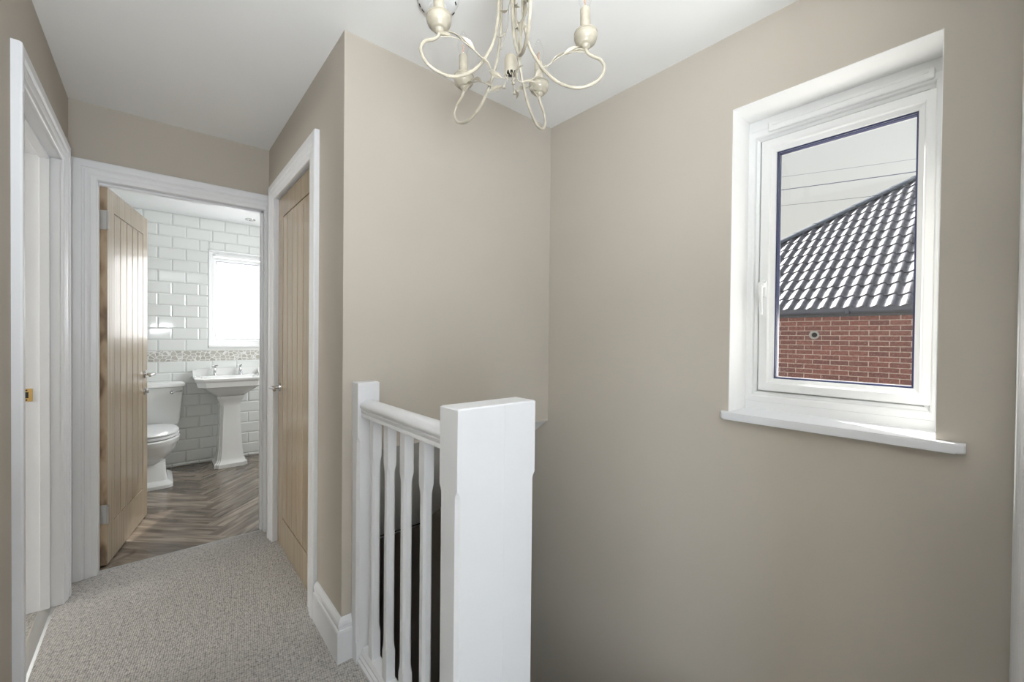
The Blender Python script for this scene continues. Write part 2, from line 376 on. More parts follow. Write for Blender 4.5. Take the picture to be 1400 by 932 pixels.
# --- skirting
SK = [(0, 0), (.020, 0), (.020, .112), (.018, .120), (.0135, .122), (.0145, .132), (.0165, .140), (.015, .150), (.010, .158), (.006, .163), (0, .163)]
bm = BM()
path = [(XC, 1.912, V(-1, 0)), (XC, YC, V(-1, -1)), (.5745, YC, V(0, -1))]
rs = []
for x, y, d in path: rs.append([V(x+d.x*w, y+d.y*w, z) for w, z in SK])
rings(bm, rs)
struct('baseboard_right', bm, 'gloss', 'white moulded skirting between the cupboard door frame and the banister', 'skirting board')

# ------------------------------------------------------------------ oak boarded door leaf (local: x from hinge, y thickness 0..-.04 back, z up)
def leaf_mesh(W, Hh, st=.105, top=.115, bot=.20, nb=6):
    bm = BM()
    box(bm, .002, W-.002, -.028, -.012, .002, Hh-.002)
    for a in ((0, st, 0, Hh), (W-st, W, 0, Hh), (st, W-st, Hh-top, Hh), (st, W-st, 0, bot)):
        box(bm, a[0], a[1], -.040, 0, a[2], a[3], .0012)
    bw = (W-2*st)/nb
    for i in range(nb):
        box(bm, st+i*bw+.0018, st+(i+1)*bw-.0018, -.0395, -.0005, bot+.0012, Hh-top-.0012, .0068)
    return bm
def add_handle(parent, x, z, side, d, face):
    """lever handle: side=+1 front face y=0 / -1 back; d lever direction along x"""
    y0 = face; s = side
    bm = BM(); lathe(bm, [(.0, 0), (.026, 0), (.026, s*.006), (.023, s*.009), (.0, s*.009)], (x, y0, z), 28, 'Y')
    h = mk('handle_rose', bm, 'chrome', parent, True, off=False)
    bm = BM()
    tube(bm, [(x, y0+s*.006, z), (x, y0+s*.04, z), (x+d*.008, y0+s*.052, z), (x+d*.03, y0+s*.055, z+.001), (x+d*.07, y0+s*.055, z+.002), (x+d*.112, y0+s*.052, z-.003)], .0088, 12, 6, .0075)
    mk('lever', bm, 'chrome', h, True, off=False)
    return h
# bathroom door, swung open
ang = math.radians(90-12.2)
dr = root('door_1', (-.193, 3.052, .006), 'oak boarded door standing open into the bathroom', 'door', None, 'structure', (0, 0, ang))
mk('door_leaf', leaf_mesh(.712, 1.994, .096, .115, .20, 5), 'oak', dr, off=False)
# leaf local y>0 is left of travel; mirror so thickness goes to the wall side
for c in dr.children: c.scale.y = -1
bm = BM(); box(bm, -.0006, .0, .0002, .0398, 0, 1.99)
mk('hinge_edge', bm, 'oakedge', dr, off=False)
for z in (.27-.05, 1.77):
    bm = BM(); box(bm, -.0026, -.0006, .002, .028, z, z+.1, .0006)
    for q in (.02, .05, .08): lathe(bm, [(.0035, -.0034), (.0035, -.002)], (0, .012 if q != .05 else .02, z+q), 10, 'X')
    tube(bm, [(-.006, -.003, z), (-.006, -.003, z+.1)], .0055, 10, 1)
    mk('hinge', bm, 'steel', dr, off=False)
add_handle(dr, .652, .955, -1, -1, 0.)
add_handle(dr, .652, .955, 1, -1, .04)
bm = BM(); lathe(bm, [(0, 0), (.024, 0), (.024, -.006), (.0, -.007)], (.652, 0, .843), 24, 'Y'); box(bm, .648, .656, -.022, -.006, .829, .857, .002)
mk('thumb_turn', bm, 'chrome', dr, True, off=False)
# cupboard door, shut
dr = root('door_2', (XC+.018, cy0, .002), 'closed oak boarded cupboard door with a chrome lever handle', 'door', None, 'structure', (0, 0, PI/2))
mk('door_leaf', leaf_mesh(cy1-cy0, cz-.008, .11, .115, .17, 5), 'oak', dr, off=False)
for c in dr.children: c.scale.y = -1; c.location.y = 0
for c in dr.children:
    # leaf must lie behind its face (towards +X): local -y is +X here
    c.scale.y = 1
h = add_handle(dr, .70, .925, 1, -1, 0.)

# ------------------------------------------------------------------ windows
# window_1 landing
XF = 1.80
w = root('window_1', (XF, .38, wz0), 'tall white window over the stairs looking out at a roof', 'window', None, 'structure')
bm = BM()
f_ = lambda a, z, t_: V(XF-t_, a, z)
frame_O(bm, [(0, -.07), (0, .0), (.020, .0), (.024, -.003), (.028, -.012), (.038, -.016), (.040, -.026), (.046, -.03), (.046, -.07)], .107, .658, .992, 2.052, f_)
box(bm, XF-.0, XF+.07, .107, .658, 2.0525, 2.0955); box(bm, XF-.0, XF+.07, .107, .658, wz0, .9915)
mk('window_frame', bm, 'upvc', w)
bm = BM()
frame_O(bm, [(0, -.065), (0, -.006), (.003, -.003), (.028, -.003), (.031, -.005), (.034, -.010), (.048, -.018), (.048, -.028), (.052, -.03), (.052, -.065)], .122, .612, 1.036, 2.008, f_)
sash = mk('sash', bm, 'upvc', w)
bm = BM(); frame_O(bm, [(0, -.031), (0, -.0265), (.0045, -.0265), (.0045, -.031)], .170, .564, 1.084, 1.960, f_); frame_O(bm, [(0, -.056), (0, -.034), (.006, -.034), (.006, -.056)], .170, .564, 1.084, 1.960, f_)
mk('glazing_seal', bm, 'gasket', sash)
bm = BM(); box(bm, XF+.031, XF+.035, .172, .562, 1.086, 1.958)
mk('glass_pane', bm, 'glass', sash)
bm = BM(); box(bm, XF-.014, XF+.002, .135, .585, 2.034, 2.066, .004); box(bm, XF-.0165, XF-.012, .148, .572, 2.052, 2.058, .002)
mk('trickle_vent', bm, 'upvc', w)
bm = BM()
box(bm, XF-.008, XF+.004, .585, .603, 1.40, 1.465, .003)
tube(bm, [(XF-.006, .594, 1.445), (XF-.03, .594, 1.445), (XF-.036, .594, 1.435), (XF-.037, .594, 1.40), (XF-.035, .592, 1.33)], .0085, 10, 6, .007)
lathe(bm, [(.011, 0), (.011, -.03), (.006, -.033)], (XF-.006, .594, 1.445), 16, 'X')
mk('window_handle', bm, 'upvc', w, True)
bm = BM()   # sill board with rounded nosing and horns
out = [(XF, .107), (XF, .658), (XW+.0, .658), (XW+.0, .682)]
for k in range(7): a = k/6*PI/2; out.append((XW-.012-.02*math.sin(a), .662+.02*math.cos(a)))
for k in range(7): a = k/6*PI/2; out.append((XW-.012-.02*math.cos(a), .070-.02*math.sin(a)))
out += [(XW+.0, .050), (XW+.0, .107)]
prism(bm, out, lambda p, q, t_: (p, q, t_), wz0-.027, wz0)
top = [e for e in bm.edges if abs(e.verts[0].co.z-e.verts[1].co.z) < 1e-6 and max(v.co.x for v in e.verts) < XW-.001]
bmesh.ops.bevel(bm, geom=top, offset=.008, segments=4, profile=.5, affect='EDGES')
mk('window_sill', bm, 'gloss', w, True, 40)

# ------------------------------------------------------------------ bathroom shell
BX0, BX1, BY, BZ = -.42, 1.646, 4.94, 2.335
qx0, qx1, qz0, qz1 = .385, .905, 1.10, 2.045   # window opening
bm = BM()
box(bm, BX0-.1, qx0, BY, BY+.16, -.3, BZ+.2); box(bm, qx1, BX1+.3, BY, BY+.16, -.3, BZ+.2); box(bm, qx0, qx1, BY, BY+.16, -.3, qz0); box(bm, qx0, qx1, BY, BY+.16, qz1, BZ+.2)
struct('wall_bathroom', bm, 'grout', 'grouted bathroom wall behind the tiles', 'wall')
bm = BM(); box(bm, BX0-.1, BX0, YB+T, BY, -.3, BZ+.1)
struct('wall_bathroom_left', bm, 'tile', 'white bathroom wall behind the open door', 'wall')
bm = BM(); box(bm, BX0-.1, BX1, YB+T, BY, BZ, BZ+.1)
struct('ceiling_bathroom', bm, 'bathceil', 'white bathroom ceiling', 'ceiling')
# bevelled metro tiles
bm = BM(); TW, TH = .2, .105
def tile(x0, x1, z0, z1):
    if x1-x0 < .006 or z1-z0 < .006: return
    g = .0012; x0 += g; x1 -= g; z0 += g; z1 -= g; bv = min(.009, (x1-x0)/2.5, (z1-z0)/2.5); y0 = BY; y1 = BY-.003; y2 = BY-.0075
    ring = lambda i, y: [V(x0+i, y, z0+i), V(x1-i, y, z0+i), V(x1-i, y, z1-i), V(x0+i, y, z1-i)]
    rings(bm, [ring(0, y0), ring(0, y1), ring(bv, y2)])
def field(fx0, fx1, fz0, fz1, zbase, up):
    k = 0
    while True:
        z0 = zbase+TH*k if up else zbase-TH*(k+1); z1 = z0+TH
        if (up and z0 >= fz1) or (not up and z1 <= fz0): break
        s = .013 if (k % 2 == 0) else .113
        x = s-TW*5
        while x < fx1:
            a0, a1 = max(x, fx0), min(x+TW, fx1); b0, b1 = max(z0, fz0), min(z1, fz1)
            if a1 > a0 and b1 > b0: tile(a0, a1, b0, b1)
            x += TW
        k += 1
ZT = 1.072+TH*10
field(BX0, qx0, 1.072, ZT, 1.072, True); field(qx1, BX1, 1.072, ZT, 1.072, True); field(qx0, qx1, qz1, ZT, 1.072, True); field(BX0, BX1, ZT, BZ, 1.072, True)
field(BX0, BX1, 0, .975, .975, False)
struct('wall_bathroom_tiles', bm, 'tile', 'bevelled white brick shaped tiles on the bathroom wall', 'wall tiles')
bm = BM(); box(bm, BX0, qx0, BY-.005, BY, .976, 1.071); box(bm, qx1, BX1, BY-.005, BY, .976, 1.071); box(bm, qx0, qx1, BY-.005, BY, .976, 1.071)
struct('trim_7', bm, 'pebble', 'band of grey pebble mosaic set in the tiled bathroom wall', 'pebble border')
# herringbone floor
bm = BM(); uvl = bm.loops.layers.uv.new('UVMap'); PW, PL = .12, .60
def plank(c, d, n_):
    g = .0008
    c4 = [(-PL/2+g, -PW/2+g), (PL/2-g, -PW/2+g), (PL/2-g, PW/2-g), (-PL/2+g, PW/2-g)]
    vs = [bm.verts.new((c.x+d.x*a+n_.x*b, c.y+d.y*a+n_.y*b, 0)) for a, b in c4]
    f = bm.faces.new(vs)
    for lp, (a, b) in zip(f.loops, c4): lp[uvl].uv = (a, b)
u1 = V(math.cos(PI/4), math.sin(PI/4), 0); u2 = V(-u1.y, u1.x, 0)
org = V(.33, 3.9, 0)
for i in range(-26, 27):
    for j in range(-5, 6):
        # classic herringbone lattice in the rotated frame
        bx = i*PW + j*2*PL*0 ; 
        base = org + u1*(i*PW+j*PL) + u2*(i*PW-j*PL)
        plank(base+u1*(PL/2)+u2*(PW/2), u1, u2)
        plank(base+u1*(PL+PW/2)+u2*(PW-PL/2), u2, -u1)
for co, no in (((0, 3.004, 0), (0, -1, 0)), ((0, BY, 0), (0, 1, 0)), ((BX0, 0, 0), (-1, 0, 0)), ((BX1, 0, 0), (1, 0, 0))):
    bmesh.ops.bisect_plane(bm, geom=bm.verts[:]+bm.edges[:]+bm.faces[:], plane_co=co, plane_no=no, clear_outer=True)
for v_ in bm.verts: v_.co.z = -.001
struct('floor_bathroom', bm, 'plank', 'grey brown herringbone planks on the bathroom floor', 'floor')
bm = BM(); box(bm, BX0-.1, BX1, 3.0, BY+.2, -.28, -.003); struct('floor_base', bm, 'dark', 'bathroom floor base under the planks', 'floor')
# bathroom window
w = root('window_2', ((qx0+qx1)/2, BY+.1, qz0), 'white bathroom window with textured privacy glass', 'window', None, 'structure')
YF = BY+.075; f_ = lambda a, z, t_: V(a, YF-t_, z)
bm = BM(); frame_O(bm, [(0, -.07), (0, 0), (.03, 0), (.034, -.01), (.042, -.014), (.046, -.02), (.046, -.07)], qx0+.003, qx1-.003, qz0+.02, qz1-.003, f_); mk('window_frame', bm, 'upvc', w)
bm = BM(); frame_O(bm, [(0, -.065), (0, -.008), (.02, -.008), (.032, -.02), (.034, -.065)], qx0+.034, qx1-.034, qz0+.05, qz1-.06, f_); sash = mk('sash', bm, 'upvc', w)
bm = BM(); frame_O(bm, [(0, -.045), (0, -.028), (.006, -.028), (.006, -.045)], qx0+.064, qx1-.064, qz0+.08, qz1-.09, f_); mk('glazing_seal', bm, 'gasket', sash)
bm = BM(); box(bm, qx0+.067, qx1-.067, YF+.03, YF+.036, qz0+.083, qz1-.093); mk('glass_pane', bm, 'frost', sash)
bm = BM(); box(bm, qx0+.06, qx1-.06, YF-.012, YF+.002, qz1-.05, qz1-.022, .004); mk('trickle_vent', bm, 'upvc', w)
bm = BM(); box(bm, qx0+.001, qx1-.001, BY-.012, YF+.002, qz0+.0, qz0+.022, .004); mk('window_sill', bm, 'upvc', w)
bm = BM(); box(bm, qx0, qx0+.006, BY-.009, YF, qz0+.02, qz1); box(bm, qx1-.006, qx1, BY-.009, YF, qz0+.02, qz1); box(bm, qx0, qx1, BY-.009, YF, qz1-.006, qz1); mk('reveal_lining', bm, 'upvc', w)
w = root('added_window_5', (BX1, 4.0, .9), 'added panel shaped like a frosted side window of the bathroom', 'window', None, 'structure')  # out-of-view frame and panel added to dress the bathroom fill lamp
f_ = lambda a, z, t_: V(BX1-t_, a, z)
bm = BM(); frame_O(bm, [(0, 0), (0, .03), (.05, .03), (.05, 0)], 3.55, 4.45, .9, 2.0, f_); mk('window_frame', bm, 'upvc', w)
bm = BM(); box(bm, BX1-.008, BX1-.002, 3.6, 4.4, .95, 1.95); mk('glass_pane', bm, 'plastic', w)
# unseen window added behind the camera to let light in
w = root('added_window_3', (1.2, -2.25, bz0), 'added tall window at the near end of the landing', 'window', None, 'structure')
f_ = lambda a, z, t_: V(a, -2.25+t_, z)
bm = BM(); frame_O(bm, [(0, -.03), (0, .04), (.05, .04), (.05, -.03)], bx0, bx1, bz0, bz1, f_); mk('window_frame', bm, 'upvc', w)
bm = BM(); box(bm, bx0+.05, bx1-.05, -2.252, -2.248, bz0+.05, bz1-.05); mk('glass_pane', bm, 'glass', w)

# room through the left doorway
bm = BM()
rx0 = -3.2
box(bm, rx0-.1, rx0, .6, 1.7, -.1, ZC); box(bm, rx0-.1, rx0, 3.1, 4.1, -.1, ZC); box(bm, rx0-.1, rx0, 1.7, 3.1, -.1, .9); box(bm, rx0-.1, rx0, 1.7, 3.1, 2.1, ZC)
box(bm, rx0, XL-T, .5, .6, -.1, ZC); box(bm, rx0, -.52, 4.1, 4.2, -.1, ZC)
struct('wall_bedroom', bm, 'room', 'pale wall of the room through the left doorway', 'wall')
bm = BM(); box(bm, rx0, XL-.03, .6, 4.1, -.25, -.001); struct('floor_bedroom', bm, 'carpet', 'carpet of the room through the left doorway', 'floor')
bm = BM(); box(bm, rx0, XL-T, .6, 4.1, ZC, ZC+.1); struct('ceiling_bedroom', bm, 'ceil', 'ceiling of the room through the left doorway', 'ceiling')
w = root('added_window_4', (rx0-.05, 2.4, .9), 'added wide window of the room through the left doorway', 'window', None, 'structure')  # unseen window added so light reaches the left doorway
f_ = lambda a, z, t_: V(rx0-.05+t_, a, z)
bm = BM(); frame_O(bm, [(0, -.03), (0, .04), (.05, .04), (.05, -.03)], 1.7, 3.1, .9, 2.1, f_); mk('window_frame', bm, 'upvc', w)
bm = BM(); box(bm, rx0-.052, rx0-.048, 1.75, 3.05, .95, 2.05); mk('glass_pane', bm, 'glass', w)

area('fill_rear_opening', (-1.0, -1.45, 1.2), (1, .62, -.15), 1.1, 1.9, 104, (.80, .90, 1.))  # added fill lamp at the unseen rear opening, brightens the window wall
# white door at the right edge, standing open
dr = root('door_3', (XW-.008, -.032, .006), 'white door at the right edge beside the window wall', 'door', None, 'structure', (0, 0, PI))
mk('door_leaf', leaf_mesh(.726, 2.30, .10, .12, .20, 4), 'gloss', dr, off=False).scale.y = -1

# ------------------------------------------------------------------ balustrade
bl = root('stair_balustrade', (.61, 1.24, 0), 'white painted banister with square newel posts guarding the stairs', 'banister')
def post(x0, x1, y0, y1, z0, z1, c0, c1, c, lam=.02, only=None, rnd=.003):
    """square post; the corners are chamfered between c0 and c1"""
    bm = BM(); rs = []
    def ring(k, z, ins=0.):
        a, b, d, e = x0+ins, x1-ins, y0+ins, y1-ins
        k = max(k, .0012)
        return [V(a+k, d, z), V(b-k, d, z), V(b, d+k, z), V(b, e-k, z), V(b-k, e, z), V(a+k, e, z), V(a, e-k, z), V(a, d+k, z)]
    zs = [(z0, 0, 0), (c0, 0, 0), (c0+lam*.5, c*.75, 0), (c0+lam, c, 0), (c1-lam, c, 0), (c1-lam*.5, c*.75, 0), (c1, 0, 0), (z1-rnd, 0, 0), (z1, rnd, rnd)]
    for z, k, i in zs: rs.append(ring(k, z, i))
    rings(bm, rs); return bm
bm = post(.572, .840, .872, .958, -.05, 1.052, .10, .845, .010, .02)
box(bm, .7245, .7255, .8714, .873, .0, 1.048)
mk('newel_post', bm, 'gloss', bl)
mk('newel_post', post(.572, .655, 1.546, YC, -.02, 1.058, .075, .855, .010, .02), 'gloss', bl)
for y in (1.461, 1.337, 1.212, 1.084):
    bm = BM(); rs = []
    x0, x1, y0, y1 = .597, .629, y, y+.034; n8 = .0065
    def ring(ins, k, z):
        a, b, d, e = x0+ins, x1-ins, y0+ins, y1-ins
        k = max(k, .0008)
        return [V(a+k, d, z), V(b-k, d, z), V(b, d+k, z), V(b, e-k, z), V(b-k, e, z), V(a+k, e, z), V(a, e-k, z), V(a, d+k, z)]
    for z, i, k in ((.05, 0, 0), (.148, 0, 0), (.158, .0003, .0035), (.170, .0008, .0066), (.18, .0010, .0075), (.762, .0010, .0075), (.772, .0008, .0066), (.785, .0003, .0035), (.795, 0, 0), (.955, 0, 0)):
        rs.append(ring(i, k, z))
    rings(bm, rs); mk('baluster', bm, 'gloss', bl)
RAIL = [(-.022, .928), (-.028, .931), (-.028, .939), (-.025, .942), (-.028, .948), (-.030, .954), (-.026, .957), (-.033, .964), (-.034, .972), (-.029, .982), (-.018, .989), (0, .991), (.018, .989), (.029, .982), (.034, .972), (.033, .964), (.026, .957), (.030, .954), (.028, .948), (.025, .942), (.028, .939), (.028, .931), (.022, .928)]
bm = BM(); prism(bm, RAIL, lambda p, q, t_: (.613+p, t_, q), .955, 1.55); mk('handrail', bm, 'gloss', bl, True, 50)
BASE = [(-.036, 0), (-.036, .012), (-.030, .018), (-.032, .028), (-.025, .034), (-.025, .040), (-.018, .052), (.018, .052), (.025, .040), (.025, .034), (.032, .028), (.036, .012), (.036, -.26), (0, -.26), (0, -.02)]
bm = BM(); prism(bm, [(-.036, -.02)]+BASE[1:12]+[(.036, -.02)], lambda p, q, t_: (.613+p, t_, q), .955, 1.55); mk('base_rail', bm, 'gloss', bl)
bm = BM(); box(bm, .60, .618, .34, YC-.002, -.27, -.02)
mk('apron_board', bm, 'gloss', bl)

# ------------------------------------------------------------------ chandelier
nrm = V(-.007, .0301, .9995).normalized()
CC = V(.7284, .8669, 1.9924)
e1 = V(0, 1, 0).cross(nrm).normalized(); e2 = nrm.cross(e1)
ch = root('chandelier', CC, 'cream painted five arm chandelier with candle bulbs hanging from the landing ceiling', 'chandelier')
rm = Matrix((e1, e2, nrm)).transposed(); ch.rotation_euler = rm.to_euler()
PR = [(.006, .305), (.016, .29), (.026, .25), (.032, .20), (.034, .15), (.036, .10), (.044, .05), (.056, .01), (.088, -.045), (.122, -.08), (.16, -.1), (.195, -.103), (.231, -.089), (.247, -.061), (.238, -.037), (.216, -.024), (.203, -.012), (.2, .004)]
def sp_(r, h, s=0): return V(r, s, h)
bm = BM(); tube(bm, [sp_(r, h) for r, h in PR], .0042, 10, 6)
arm = mk('arm', bm, 'cream', ch, True, 180, off=False)
bm = BM()
lathe(bm, [(.004, -.004), (.010, -.001), (.012, .004), (.0125, .0055), (.018, .0065), (.0205, .009), (.021, .0105), (.0255, .0135), (.029, .0205), (.0305, .028), (.0302, .032), (.0285, .034), (.0285, .036), (.0305, .0375), (.0295, .0400), (.015, .042), (.013, .043)], (.2, 0, 0), 28)
mk('drip_cup', bm, 'cream', arm, True, 50, off=False)
bm = BM(); lathe(bm, [(.0125, .042), (.0135, .043), (.0135, .100), (.0125, .1025), (.0, .1025)], (.2, 0, 0), 22); mk('candle_sleeve', bm, 'cream', arm, True, 50, off=False)
bm = BM(); lathe(bm, [(.008, .1022), (.0105, .106), (.0165, .122), (.0175, .132), (.016, .146), (.011, .162), (.004, .176), (.0, .180)], (.2, 0, 0), 22, cap=False)
mk('bulb', bm, 'bulbglass', arm, True, 180, off=False)
bm = BM(); tube(bm, [(.2, 0, .103), (.2, .001, .118), (.197, .004, .126), (.203, .0, .138), (.198, -.004, .130), (.2, -.001, .118), (.2, -.001, .104)], .0008, 6, 4)
mk('filament', bm, 'filament', arm, True, 180, off=False)
def leaf(bm, p, d, up, Lh, Wd, curl=.25, twist=0.):
    """pointed leaf as a thin solid, folded along its midrib"""
    d = d.normalized(); sd = d.cross(up).normalized(); up = sd.cross(d)
    if twist: q = Matrix.Rotation(twist, 3, d); sd = q@sd; up = q@up
    prof = [(0, .05), (.12, .4), (.3, .85), (.5, 1.), (.7, .75), (.87, .36), (1., .03)]
    rs = []
    for t_, w_ in prof:
        c = p+d*(t_*Lh)+up*(math.sin(t_*PI)*curl*Lh*.35-(t_**2)*curl*Lh*.3); h = w_*Wd/2; th = .0007
        rs.append([c-up*th, c+sd*h+up*(h*.45-th), c+sd*h+up*(h*.45+th), c+up*th, c-sd*h+up*(h*.45+th), c-sd*h+up*(h*.45-th)])
    rings(bm, rs)
VN = [(.016, -.055, 0), (.022, -.068, .004), (.05, -.066, .008), (.095, -.033, .009), (.13, -.012, .007), (.16, -.004, .004), (.195, -.011, .001), (.216, -.022, 0)]
bm = BM(); vp = [V(r, s, h) for r, h, s in VN]; tube(bm, vp, .0014, 6, 6)
SPth = smooth_path(vp, 6)
for i_, tw, Ln, Wd in ((8, .9, .046, .014), (14, -.9, .044, .015), (20, .5, .048, .015), (26, -.7, .046, .014), (31, .3, .040, .012)):
    p = SPth[i_]; d = (SPth[i_+1]-SPth[i_]); leaf(bm, p, d.normalized()+V(0, .10*math.sin(i_*1.7), .06), V(0, 0, 1), Ln, Wd, .18, tw)
mk('leaf_vine', bm, 'cream', arm, True, 45, off=False)
def rotcopy(o, parent, a=None):
    c = o.copy(); COL.objects.link(c); c.parent = parent
    for k in list(o.children): rotcopy(k, c)
    return c
a0 = -.2259+PI
arm.rotation_euler = (0, 0, a0)
for k in range(1, 5):
    c = rotcopy(arm, ch); c.rotation_euler = (0, 0, a0-math.radians(72)*k)
# central socket, hung in the vines
bm = BM()
lathe(bm, [(.0165, -.046), (.0172, -.020), (.017, -.008), (.0145, -.001), (.006, .001), (.0, .001)], (0, 0, 0), 26, cap=False)
for k in range(10):
    a = 2*PI*k/10
    tube(bm, [(.0155*math.cos(a), .0155*math.sin(a), -.044), (.017*math.cos(a), .017*math.sin(a), -.052), (.014*math.cos(a+.2), .014*math.sin(a+.2), -.058)], .0022, 6, 3, .001)
mk('centre_socket', bm, 'cream', ch, True, 50, off=False)
bm = BM(); lathe(bm, [(.0, -.043), (.0135, -.043), (.0135, -.047), (0, -.047)], (0, 0, 0), 20); mk('socket_opening', bm, 'dark', ch, off=False)
bm = BM()
for a, l in ((.4, .04), (2.2, .032), (4.3, .036)):
    tube(bm, [(.008*math.cos(a), .008*math.sin(a), -.046), (.012*math.cos(a), .012*math.sin(a), -.06), (.02*math.cos(a), .02*math.sin(a), -.046-l)], .0012, 6, 4)
    lathe(bm, [(.0005, .004), (.003, .001), (.0045, -.005), (.001, -.006)], (.02*math.cos(a), .02*math.sin(a), -.046-l), 10)
mk('flower_stems', bm, 'cream', ch, True, 50, off=False)
# upper vines and stem up to the ceiling rose
bm = BM(); lathe(bm, [(.0, .262), (.01, .266), (.018, .28), (.02, .295), (.014, .31), (.009, .318), (.006, .335), (.0, .335)], (0, 0, 0), 24); mk('hub', bm, 'cream', ch, True, 50, off=False)
bm = BM()
for k, (a, s_) in enumerate(((-.2, 1), (1.3, -1), (2.7, 1))):
    pts_ = []
    for i in range(12):
        t_ = i/11; r_ = .02+.010*math.sin(t_*7+k); an = a+s_*t_*2.6; pts_.append(V(r_*math.cos(an), r_*math.sin(an), .27-t_*.25))
    tube(bm, pts_, .0013, 6, 4); S = smooth_path(pts_, 4)
    for i_ in (10, 22, 34): leaf(bm, S[i_], V(math.cos(a+i_), math.sin(a+i_), -.7), V(0, 0, 1), .032, .012, .3, i_)
mk('upper_vines', bm, 'cream', ch, True, 45, off=False)
bm = BM(); tube(bm, [(0, 0, .33), (0, 0, .372)], .003, 8, 1); lathe(bm, [(.0, .362), (.02, .364), (.042, .372), (.05, .386), (.05, .3865), (0, .3865)], (.0, -.0, .0), 30)
mk('ceiling_rose', bm, 'cream', ch, True, 50, off=False)

# smoke alarm
sa = root('smoke_alarm', (.722, 1.245, ZC), 'round white smoke alarm on the ceiling behind the chandelier', 'smoke alarm')
bm = BM(); lathe(bm, [(.072, 0), (.072, -.008), (.066, -.012), (.064, -.022), (.058, -.030), (.045, -.036), (.03, -.037), (.028, -.039), (0, -.040)], (.722, 1.245, ZC), 40); mk('casing', bm, 'plastic', sa, True, 35)
for k in range(16):
    a = 2*PI*k/16
    if k % 4 == 3: continue
    b0 = BM()
    box(b0, .058, .063, -.006, .006, -.028, -.0225); b0.transform(Matrix.Rotation(a, 4, 'Z')); b0.transform(Matrix.Translation((.722, 1.245, ZC)))
    mk('vent_slot', b0, 'dark', sa)
# downlight
dl = root('recessed_downlight', (.69, 4.69, BZ), 'small round chrome downlight in the bathroom ceiling', 'downlight')
bm = BM(); lathe(bm, [(.030, -.001), (.034, -.006), (.042, -.005), (.044, 0), (.030, 0)], (.69, 4.69, BZ), 30, cap=False); mk('bezel', bm, 'chrome', dl, True)
bm = BM(); lathe(bm, [(0, -.002), (.030, -.002), (.030, -.0005), (0, -.0005)], (.69, 4.69, BZ), 26); mk('lens', bm, 'plastic', dl)

# ------------------------------------------------------------------ toilet
TX = -.035
to = root('toilet', (TX, 4.6, 0), 'white close coupled toilet with a square cistern behind the open oak door', 'toilet')
def rrect(x, y, a, b, z, r, n=5, yf=None):
    """rounded rectangle ring centred x,y half sizes a,b"""
    o = []
    r = min(r, a*.98, b*.98)
    for cx_, cy_, s in ((a-r, b-r, 0), (-a+r, b-r, 1), (-a+r, -b+r, 2), (a-r, -b+r, 3)):
        for k in range(n+1):
            t_ = s*PI/2+k/n*PI/2; o.append(V(x+cx_+r*math.cos(t_), y+cy_+r*math.sin(t_), z))
    return o
bm = BM(); rings(bm, [rrect(TX, 4.835, .190, .078, .425, .03), rrect(TX, 4.832, .198, .084, .45, .02), rrect(TX, 4.826, .224, .094, .752, .018), rrect(TX, 4.826, .224, .094, .757, .018)]); mk('cistern', bm, 'ceramic', to, True, 50)
bm = BM(); rings(bm, [rrect(TX, 4.823, .228, .098, .757, .018), rrect(TX, 4.823, .238, .106, .763, .02), rrect(TX, 4.823, .239, .107, .785, .02), rrect(TX, 4.823, .233, .101, .795, .02), rrect(TX, 4.825, .222, .09, .802, .02), rrect(TX, 4.827, .20, .075, .806, .02)]); mk('cistern_lid', bm, 'ceramic', to, True, 50)
bm = BM(); lathe(bm, [(.0, .004), (.013, .004), (.015, -.004), (.009, -.009), (.007, -.02), (0, -.021)], (TX+.142, 4.728, .715), 20, 'Y'); tube(bm, [(TX+.142, 4.712, .715), (TX+.165, 4.705, .72), (TX+.215, 4.70, .728)], .005, 10, 5, .0065); lv = mk('flush_lever', bm, 'chrome', to, True, 60)
def egg(z, a, yb, yf, sq=1.0, n=36):
    """oval plan: back flattened at yb, front nose at yf"""
    o = []; cy_ = yb-(yb-yf)*.48
    for k in range(n):
        t_ = 2*PI*k/n; c, s = math.cos(t_), math.sin(t_)
        cc = math.copysign(abs(c)**sq, c)
        y = cy_+(yb-cy_)*s if s > 0 else cy_+(cy_-yf)*s
        if s > .0: x = TX+a*math.copysign(abs(c)**.6, c)
        else: x = TX+a*cc
        o.append(V(x, y, z))
    return o
bm = BM(); rings(bm, [egg(.165, .085, 4.74, 4.40), egg(.20, .105, 4.75, 4.34), egg(.25, .145, 4.76, 4.27), egg(.30, .172, 4.77, 4.225), egg(.345, .184, 4.78, 4.205), egg(.352, .19, 4.78, 4.20), egg(.385, .194, 4.78, 4.195), egg(.395, .185, 4.78, 4.205)])
rings(bm, [rrect(TX, 4.52, .145, .225, .0, .05), rrect(TX, 4.52, .145, .225, .024, .05), rrect(TX, 4.52, .134, .214, .036, .05), rrect(TX, 4.53, .112, .175, .05, .03), rrect(TX, 4.53, .1, .16, .12, .02), rrect(TX, 4.54, .098, .15, .19, .02)])
rings(bm, [rrect(TX, 4.81, .11, .10, .20, .03), rrect(TX, 4.81, .17, .10, .33, .03), rrect(TX, 4.81, .185, .10, .424, .03)])
mk('bowl', bm, 'ceramic', to, True, 33)
bm = BM(); rings(bm, [egg(.401, .180, 4.74, 4.215), egg(.402, .188, 4.745, 4.205), egg(.418, .188, 4.745, 4.205), egg(.420, .182, 4.74, 4.21)]); mk('seat', bm, 'plastic', to, True, 50)
bm = BM(); rings(bm, [egg(.426, .178, 4.735, 4.22), egg(.427, .185, 4.74, 4.21), egg(.437, .186, 4.74, 4.208), egg(.446, .176, 4.735, 4.22), egg(.451, .15, 4.72, 4.26), egg(.453, .10, 4.69, 4.32)]); mk('seat_lid', bm, 'plastic', to, True, 60)
